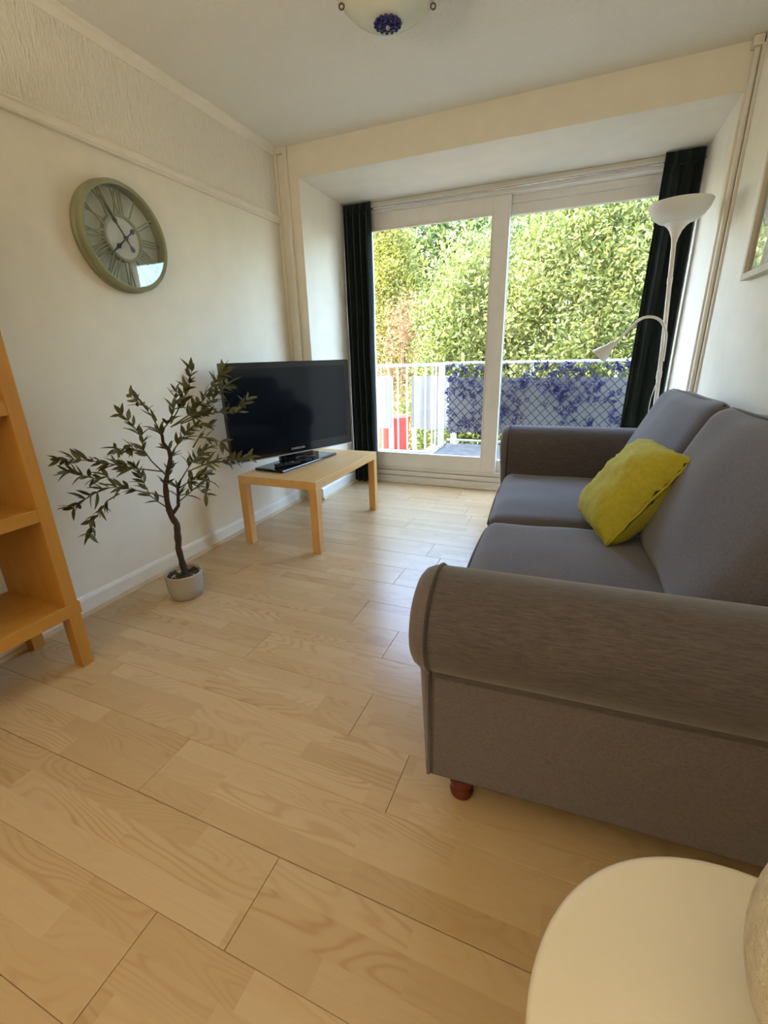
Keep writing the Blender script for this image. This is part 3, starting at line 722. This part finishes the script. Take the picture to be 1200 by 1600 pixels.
order = list(range(len(leaves))); rl.shuffle(order); rest = MB()
for c, i in enumerate(order):
    p, rq, sc, mi = leaves[i]
    if c < 290:
        o = link('leaf', LM[mi], ot, p); o.rotation_mode = 'QUATERNION'; o.rotation_quaternion = rq; o.scale = (sc, sc, sc)
    else:
        mt = Matrix.Translation(p) @ rq.to_matrix().to_4x4() @ Matrix.Scale(sc, 4)
        rest.add([mt @ v.co for v in LM[mi].vertices], [tuple(f.vertices) for f in LM[mi].polygons])
if rest.v: rest.build('small_leaves', 'olive_leaf', ot, smooth=True)['kind'] = 'stuff'

# ------------------------------------------------------------------ floor lamp behind the sofa
fl = empty('floor_lamp', (2.505, .02, 0))
L0 = Vector((2.505, .02, 0))
MB().lathe([(0, 0), (.125, 0), (.128, .006), (.125, .016), (.03, .028), (.014, .034), (0, .034)], seg=40).build('base', 'lamp_white', fl, smooth=40)
pts = [Vector((2.503, .015, .03)), Vector((2.487, .005, .86)), Vector((2.470, .0, 1.22)), Vector((2.444, .0, 1.66))]
pole = MB().tube([p - L0 for p in pts], .0115, 12).build('pole', 'lamp_white', fl, smooth=50)
for z, x in ((.62, 2.4915), (1.46, 2.4555)):
    MB().tube([Vector((x, .002, z)) - L0, Vector((x - .001, .002, z + .03)) - L0], .0135, 12).build('pole_joint', 'lamp_white', pole, smooth=50)
T0 = pts[-1] - L0
MB().lathe([(.0, -.01), (.012, -.008), (.016, .015), (.028, .048), (.046, .072), (.062, .084), (.058, .086), (.0, .086)], T0, 36).build('shade_cup', 'lamp_white', fl, smooth=40)
MB().lathe([(.05, .082), (.085, .092), (.118, .115), (.138, .145), (.147, .176), (.1445, .176), (.135, .147), (.115, .118), (.083, .096), (.05, .086)], T0, 48, close=True).build('lamp_shade', 'shade', fl, smooth=60)
arm = [(2.487, 0, 1.06), (2.482, -.018, 1.15), (2.474, -.03, 1.211), (2.443, -.035, 1.268), (2.395, -.04, 1.294), (2.34, -.045, 1.287), (2.297, -.05, 1.245), (2.243, -.055, 1.182), (2.215, -.057, 1.160)]
ap = [Vector(p) - L0 for p in arm]
def spl(P, n=5):
    out = []
    for i in range(len(P) - 1):
        p0, p1, p2, p3 = P[max(i - 1, 0)], P[i], P[i + 1], P[min(i + 2, len(P) - 1)]
        for k in range(n):
            t = k / n; out.append(.5 * ((2 * p1) + (-p0 + p2) * t + (2 * p0 - 5 * p1 + 4 * p2 - p3) * t * t + (-p0 + 3 * p1 - 3 * p2 + p3) * t ** 3))
    return out + [P[-1]]
ga = MB().tube(spl(ap), .0075, 8).build('gooseneck', 'lamp_white', fl, smooth=True)
hdv = (Vector((2.152, -.06, 1.095)) - Vector((2.215, -.057, 1.160))).normalized(); q = hdv.to_track_quat('Z', 'X').to_matrix().to_4x4()
hp = MB().lathe([(.0, -.012), (.014, -.008), (.018, .004), (.022, .022), (.036, .055), (.048, .088), (.050, .098), (.047, .098), (.033, .056), (.018, .024), (0, .012)], seg=32)
xform(hp, Matrix.Translation(ap[-1]) @ q).build('reading_shade', 'lamp_white', ga, smooth=60)
MB().box(-.013, .013, -.012, .012, -.025, .025, Matrix.Translation(Vector((2.478, -.018, .985)) - L0)).build('switch', 'lamp_white', fl, bevel=.005)
cw = [(2.478, -.02, .96), (2.462, -.03, .90), (2.455, -.02, .80), (2.47, 0, .5), (2.46, .03, .05)]
MB().tube(spl([Vector(p) - L0 for p in cw]), .003, 6).build('flex', 'lamp_white', fl, smooth=True)
tag(fl, 'white floor lamp with bowl uplighter and bent reading arm behind the sofa', 'floor lamp')

# ------------------------------------------------------------------ ceiling lamp
cl_ = empty('ceiling_lamp', (1.333, -1.275, H))
MB().lathe([(0, 0), (.055, 0), (.055, -.012), (.04, -.028), (0, -.03)], seg=32).build('ceiling_rose', 'lamp_white', cl_, smooth=40)
bp = [(.0, -.272), (.045, -.268), (.085, -.256), (.125, -.236), (.158, -.206), (.180, -.168), (.190, -.132), (.186, -.132), (.172, -.168), (.150, -.203), (.12, -.230), (.08, -.250), (.04, -.262), (0, -.266)]
MB().lathe(bp, seg=56).build('glass_bowl', 'bowl', cl_, smooth=60)
for k in range(3):
    a = R(24.5 + 120 * k); d = Vector((math.cos(a), math.sin(a), 0))
    MB().tube([d * .188 + Vector((0, 0, -.135)), d * .12 + Vector((0, 0, -.08)), d * .04 + Vector((0, 0, -.02))], .0035, 6).build('chain', 'brown_metal', cl_)
for a in (24.5, 204.5):
    d = Vector((math.cos(R(a)), math.sin(R(a)), 0)); c = d * .152 + Vector((0, 0, -.226)); t = Vector((0, 0, 1))
    MB().tube([c + (d * math.cos(2 * math.pi * k / 12) + t * math.sin(2 * math.pi * k / 12)) * .008 for k in range(13)], .0028, 6).build('hook_ring', 'brown_metal', cl_, smooth=True)
bm_ = MB().lathe([(0, -.005), (.006, -.004), (.0085, 0), (.006, .004), (0, .005)], seg=10).mesh('glass_bead', 'blue_bead', smooth=True)
for ring, nb, z in ((.040, 15, -.272), (.026, 10, -.2745), (.011, 5, -.276)):
    for k in range(nb):
        a = 2 * math.pi * k / nb + ring * 40; link('glass_bead', bm_, cl_, (ring * math.cos(a), ring * math.sin(a), z))
MB().lathe([(0, -.285), (.006, -.283), (.009, -.276), (.007, -.27), (0, -.27)], seg=16).build('finial', 'chrome', cl_, smooth=True)
tag(cl_, 'frosted glass bowl ceiling lamp with blue bead cluster underneath', 'ceiling lamp')

# ------------------------------------------------------------------ picture frame on the right wall
pf = empty('picture_frame', (W, -.895, 1.39))
for (y0, y1, z0, z1) in ((.305, .33, 0, .84), (-.33, -.305, 0, .84), (-.305, .305, 0, .025), (-.305, .305, .815, .84)):
    MB().box(-.032, -.001, y0, y1, z0, z1).build('frame_bar', 'frame_wood', pf, bevel=.001)
MB().box(-.010, -.002, -.305, .305, .025, .815).build('print', 'print', pf)
MB().box(-.018, -.015, -.305, .305, .025, .815).build('glazing', 'clock_glass', pf)
tag(pf, 'pale wood picture frame hanging on the right wall', 'picture frame')

# ------------------------------------------------------------------ round side table and the cream lamp on it
TC = (2.299, -2.805)
st = empty('side_table', (*TC, 0))
MB().lathe([(0, .478), (.222, .478), (.232, .482), (.2355, .490), (.2345, .496), (.231, .4993), (.226, .5), (0, .5)], seg=80).build('table_top', 'cream_top', st, smooth=40)
for k in range(3):
    a = R(90 + 120 * k); d = Vector((math.cos(a), math.sin(a), 0))
    MB().tube([d * .12 + Vector((0, 0, .478)), d * .185 + Vector((0, 0, 0))], [.016, .011], 12).build('leg', 'cream_top', st, smooth=50)
tag(st, 'round cream side table in the near right corner', 'side table')
va = empty('table_lamp', (2.342, -2.768, .5))
MB().lathe([(0, 0), (.04, .001)] + [(.11 * math.cos(R(b)), .152 + .15 * math.sin(R(b))) for b in range(-66, 78, 6)] + [(.018, .302), (0, .302)], seg=64).build('lamp_body', 'boucle', va, smooth=60)
MB().lathe([(.0, .30), (.012, .30), (.012, .335), (0, .335)], seg=16).build('lamp_neck', 'lamp_white', va)
tag(va, 'cream rough-textured rounded lamp body on the round side table', 'table lamp')

# ------------------------------------------------------------------ balcony and railings
ZF = .12
bf = MB().box(.70, 3.4, .83, 2.10, ZF - .12, ZF).box(-1.6, .70, .83, 1.345, ZF - .12, ZF)
o = bf.build('balcony_floor', 'deck'); struct(o, 'grey weathered balcony deck')
gr = empty('stair_railing', (.4, 1.4, ZF)); G0 = Vector((.4, 1.4, ZF))
path = [Vector((x, y, 0)) for x, y in ((-1.55, 1.37), (-1.0, 1.37), (-.5, 1.37), (0, 1.37), (.45, 1.37), (.56, 1.382), (.63, 1.425), (.672, 1.50), (.69, 1.60), (.695, 1.75), (.697, 1.98))]
sp = resample(spl(path, 6), .02)
for z, r_ in ((.905, .015), (.03, .014)): MB().tube([p + Vector((0, 0, z + ZF)) - G0 for p in sp], r_, 8).build('rail', 'white_metal', gr, smooth=60)
dist, nxt = 0, .03; bar = MB().tube([(0, 0, .0), (0, 0, .9)], .0095, 8).mesh('baluster', 'white_metal', smooth=50)
for a, b in zip(sp, sp[1:]):
    dist += (b - a).length
    if dist >= nxt: link('baluster', bar, gr, b + Vector((0, 0, ZF)) - G0); nxt += .098
tag(gr, 'white metal railing curving round the stairwell on the balcony', 'railing')
fr = empty('balcony_railing', (2.0, 2.0, ZF))
MB().tube([(-1.30, 0, .905), (1.3, 0, .905)], .015, 8).build('rail', 'white_metal', fr, smooth=60)
MB().tube([(-1.30, .06, .05), (1.3, .06, .05)], .012, 8).build('rail', 'white_metal', fr, smooth=60)
for x in (-1.2, -.4, .4, 1.2): MB().tube([(x, .06, 0), (x, .06, .86), (x, 0, .905)], .014, 8).build('post', 'white_metal', fr, smooth=60)
tag(fr, 'straight white balcony railing behind the trellis', 'railing')
def screen(name, x0, x1, y, z0, z1, mat, label, zs=0):
    mb = MB(); n = 24
    for j in range(2):
        for i in range(n + 1):
            s = i / n; x = x0 + (x1 - x0) * s; mb.v.append((x - x0, .006 * math.sin(s * 19) , (z1 if j else z0 + .015 * math.sin(s * 7 + zs)) - z0))
    for i in range(n): mb.f.append((i, i + 1, n + 2 + i, n + 1 + i))
    o = mb.build(name, mat, loc=(x0, y, z0)); md = o.modifiers.new('thick', 'SOLIDIFY'); md.thickness = .006
    return tag(o, label, 'screen')
screen('privacy_screen', .72, 3.25, 2.035, .26, .87, 'screen_panel', 'long pale privacy screen tied behind the flowered trellis')
def garden_screen(x0, x1, y, z0, z1, mat, label, zs):
    e = empty('garden_screen', (x0, y, -2.7)); p = screen('panel', x0, x1, y, z0, z1, mat, None, zs); p.parent = e; p.location = (0, 0, z0 + 2.7); del p['category']
    for x in (.03, x1 - x0 - .03): MB().box(x - .025, x + .025, .012, .06, 0, z1 + 2.68).build('post', 'white_metal', e)
    tag(e, label, 'screen')
garden_screen(.02, .62, 2.75, .17, .86, 'screen_panel', 'short pale grey screen seen through the curved railing bars', 2)
garden_screen(-1.3, -.26, 2.75, .17, .86, 'blue_panel', 'pale blue screen at far left behind railing bars', 4)
# trellis
tr = empty('flower_trellis', (1.98, 1.975, ZF)); tx0, tx1, tz0, tz1 = -1.26, 1.26, .14, .90
def slat(x, s):
    h = tz1 - tz0; xa, xb = x, x + s * h * .95; za, zb_ = tz0, tz1
    def clip(xq): return tz0 + (xq - x) / (s * .95)
    pa, pb = [xa, za], [xb, zb_]
    for p in (pa, pb):
        if p[0] < tx0: p[0] = tx0; p[1] = clip(tx0)
        if p[0] > tx1: p[0] = tx1; p[1] = clip(tx1)
    if pb[1] - pa[1] < .03: return
    MB().bar((pa[0], -.004 * s, pa[1]), (pb[0], -.004 * s, pb[1]), .005, .008).build('slat', 'lattice', tr)
x = tx0 - .75
while x < tx1 + .75:
    if x < tx1: slat(x, 1)
    if x > tx0: slat(x, -1)
    x += .095
rf = random.Random(5)
fms = []
for k in range(4):
    mb = MB()
    for i in range(13):
        a = rf.uniform(0, 6.28); e = rf.uniform(-.5, .9); d = Vector((math.cos(a) * math.cos(e), -abs(math.sin(a) * math.cos(e)) * .7, math.sin(e) * .9)); d.normalize()
        s_ = d.cross(Vector((rf.random(), rf.random(), rf.random()))).normalized(); L = rf.uniform(.03, .052); w = L * .42
        c = Vector((rf.uniform(-.02, .02), rf.uniform(-.012, 0), rf.uniform(-.02, .02)))
        mb.add([c, c + d * L * .5 + s_ * w * .5, c + d * L, c + d * L * .5 - s_ * w * .5, c + d * L * .55 + d.cross(s_) * .006], [(0, 1, 4), (1, 2, 4), (2, 3, 4), (3, 0, 4)])
    fms.append(mb.mesh('flower_spray', 'flower_blue'))
nf = 0
while nf < 290:
    px, pz = rf.uniform(tx0, tx1), rf.uniform(tz0 + .02, tz1)
    if noise.noise(Vector((px * 3.2, pz * 4.5, 3.7))) + rf.uniform(-.25, .35) < -.02: continue
    o = link('flower_spray', fms[nf % 4], tr, (px, -.014, pz)); o.rotation_euler = (0, rf.uniform(0, 6.28), 0); s_ = rf.uniform(.7, 1.15); o.scale = (s_, s_, s_); nf += 1
tag(tr, 'dark diamond trellis covered with blue artificial flowers along the balcony', 'trellis')
# stair stringers going down inside the curved railing
stp = empty('outdoor_stair', (-.3, 1.7, ZF))
for y in (-.28, .28): MB().bar((.9, y, -.06), (-1.9, y, -1.9), .05, .16).build('stringer', 'white_metal', stp)
tread = MB().box(-.13, .13, -.27, .27, -.02, .02).mesh('tread', 'deck')
for k in range(9): link('tread', tread, stp, (.72 - .28 * k, 0, -.17 - .184 * k))
tag(stp, 'white outdoor stair leading down from the balcony', 'stairs')

# ------------------------------------------------------------------ the garden
gd = struct(MB().box(-16, 18, .9, 30, -2.9, -2.7).build('ground', 'ground'), 'garden ground below the balcony')
def leaf_cloud(seeds, per, spread, size, rng, droop=.2, asp=.45, flat=.0):
    vs, fs = [], []
    for c, nrm in seeds:
        for _ in range(per):
            p = c + Vector((rng.gauss(0, 1), rng.gauss(0, 1), rng.gauss(0, 1))) * spread
            d = (nrm * .6 + Vector((rng.gauss(0, 1), rng.gauss(0, 1), rng.gauss(0, 1) - droop))).normalized()
            s_ = d.cross(Vector((rng.gauss(0, 1), rng.gauss(0, 1), rng.gauss(0, 1) + flat)))
            if s_.length < 1e-3: continue
            s_.normalize(); L = size * rng.uniform(.6, 1.3); w = L * asp; nn = d.cross(s_) * w * .22
            k = len(vs); vs += [p, p + d * L * .45 + s_ * w * .5 + nn, p + d * L, p + d * L * .45 - s_ * w * .5 + nn]
            fs += [(k, k + 1, k + 2), (k, k + 2, k + 3)]
    return vs, fs
def cloud_obj(name, vs, fs, mat, parent):
    me = bpy.data.meshes.new(name); me.from_pydata([tuple(v) for v in vs], [], fs); me.materials.append(M[mat]); me.update()
    o = link(name, me, parent); o['kind'] = 'stuff'; return o
def tree(name, base, centre, rad, nseed, per, size, spread, mat, label, seed, trunk_r=.12, shell=.55, asp=.45, cone=False):
    rng = random.Random(seed); b = Vector(base); c = Vector(centre) - b
    t = empty(name, base); seeds = []
    while len(seeds) < nseed:
        d = Vector((rng.gauss(0, 1), rng.gauss(0, 1), rng.gauss(0, 1))).normalized()
        if d.y > .55: continue                # the side turned away from the house is never in view
        r_ = shell + (1 - shell) * rng.random() ** .6
        lump = 1 + .22 * noise.noise(d * 2.6 + Vector((seed, 0, 0)))
        p = Vector((d.x * rad[0], d.y * rad[1], d.z * rad[2])) * r_ * lump
        if cone:
            f = 1 - (p.z / rad[2] + 1) / 2; p.x *= .25 + 1.1 * f; p.y *= .25 + 1.1 * f
        seeds.append((c + p, Vector((d.x, d.y, d.z + .3)).normalized()))
    vs, fs = leaf_cloud(seeds, per, spread, size, rng, asp=asp)
    cloud_obj('foliage', vs, fs, mat, t)
    top = c + Vector((0, 0, rad[2] * .5))
    MB().tube([Vector((0, 0, 0)), c * .35 + Vector((.08, 0, 0)), c * .7 + Vector((-.05, .03, 0)), top], [trunk_r, trunk_r * .8, trunk_r * .6, trunk_r * .2], 9).build('trunk', 'tree_bark', t, smooth=True)
    for k in range(9):
        s_ = seeds[rng.randrange(len(seeds))][0]; a = c * rng.uniform(.45, .95)
        MB().tube([a, a.lerp(s_, .5) + Vector((0, 0, .1)), s_], [trunk_r * .35, trunk_r * .22, trunk_r * .1], 6).build('branch', 'tree_bark', t, smooth=True)
    tag(t, label, 'tree', 'trees behind the balcony'); return t
tree('broadleaf_tree', (2.3, 6.4, -2.7), (2.3, 6.4, .9), (2.0, 1.2, 3.1), 1400, 46, .102, .16, 'leaf_green', 'large light green tree filling the right door pane', 1)
tree('broadleaf_tree', (-.15, 6.5, -2.7), (-.15, 6.5, .3), (1.05, 1.0, 2.75), 700, 44, .10, .16, 'leaf_green', 'bushy green tree behind the central door stile', 2)
tree('broadleaf_tree', (6.1, 7.6, -2.7), (6.1, 7.6, .8), (1.9, 1.3, 3.2), 260, 30, .14, .22, 'leaf_deep', 'green tree at far right beyond the curtain', 3)
tree('broadleaf_tree', (1.2, 9.9, -2.7), (1.2, 9.9, 1.1), (2.6, 1.2, 3.9), 560, 36, .15, .25, 'leaf_deep', 'deeper green tall tree behind the two front trees', 4)
tree('conifer_tree', (-2.75, 8.6, -2.7), (-2.75, 8.6, 1.0), (1.75, 1.2, 4.1), 1400, 46, .10, .15, 'leaf_yellow', 'yellow-green feathery conifer in the left door pane', 5, asp=.26, cone=True, shell=.4)
tree('copper_shrub', (-1.55, 6.7, -2.7), (-1.55, 6.7, .3), (.5, .5, 2.2), 170, 30, .09, .13, 'leaf_brown', 'reddish-brown shrub in front of the conifer', 6, .06, asp=.3)
tree('broadleaf_tree', (-6.0, 9.4, -2.7), (-6.0, 9.4, .8), (1.7, 1.2, 3.4), 260, 30, .15, .24, 'leaf_deep', 'green tree at far left behind the dark curtain', 7)
tree('hedge_tree', (-2.0, 12.4, -2.7), (-2.0, 12.4, 1.3), (3.6, 1.0, 4.9), 900, 40, .24, .30, 'leaf_deep', 'dense hedge-like tree closing the gap behind conifer', 10, shell=.1)
tree('hedge_tree', (4.2, 11.6, -2.7), (4.2, 11.6, .8), (2.6, .9, 3.9), 560, 40, .22, .28, 'leaf_deep', 'dense dark hedge-like tree behind the right door pane', 12, shell=.1)
tree('garden_shrub', (-.9, 5.0, -2.7), (-.9, 5.0, -.9), (1.0, .4, 1.3), 150, 30, .10, .14, 'leaf_green', 'low green shrub below the left railing bars', 8, .05)
tree('garden_shrub', (1.9, 4.2, -2.7), (1.9, 4.2, -1.1), (1.3, .5, 1.2), 170, 30, .10, .14, 'leaf_deep', 'low green shrub below the flowered trellis', 9, .05)
# red bin and terracotta pot in the garden
rb = empty('red_bin', (-.55, 3.55, -2.7))
MB().lathe([(0, 0), (.17, 0), (.18, .02), (.24, 2.86), (.26, 2.86), (.26, 2.92), (0, 2.92)], seg=24).build('body', 'red', rb, smooth=40)
tag(rb, 'tall red container behind the white railing bars', 'container')
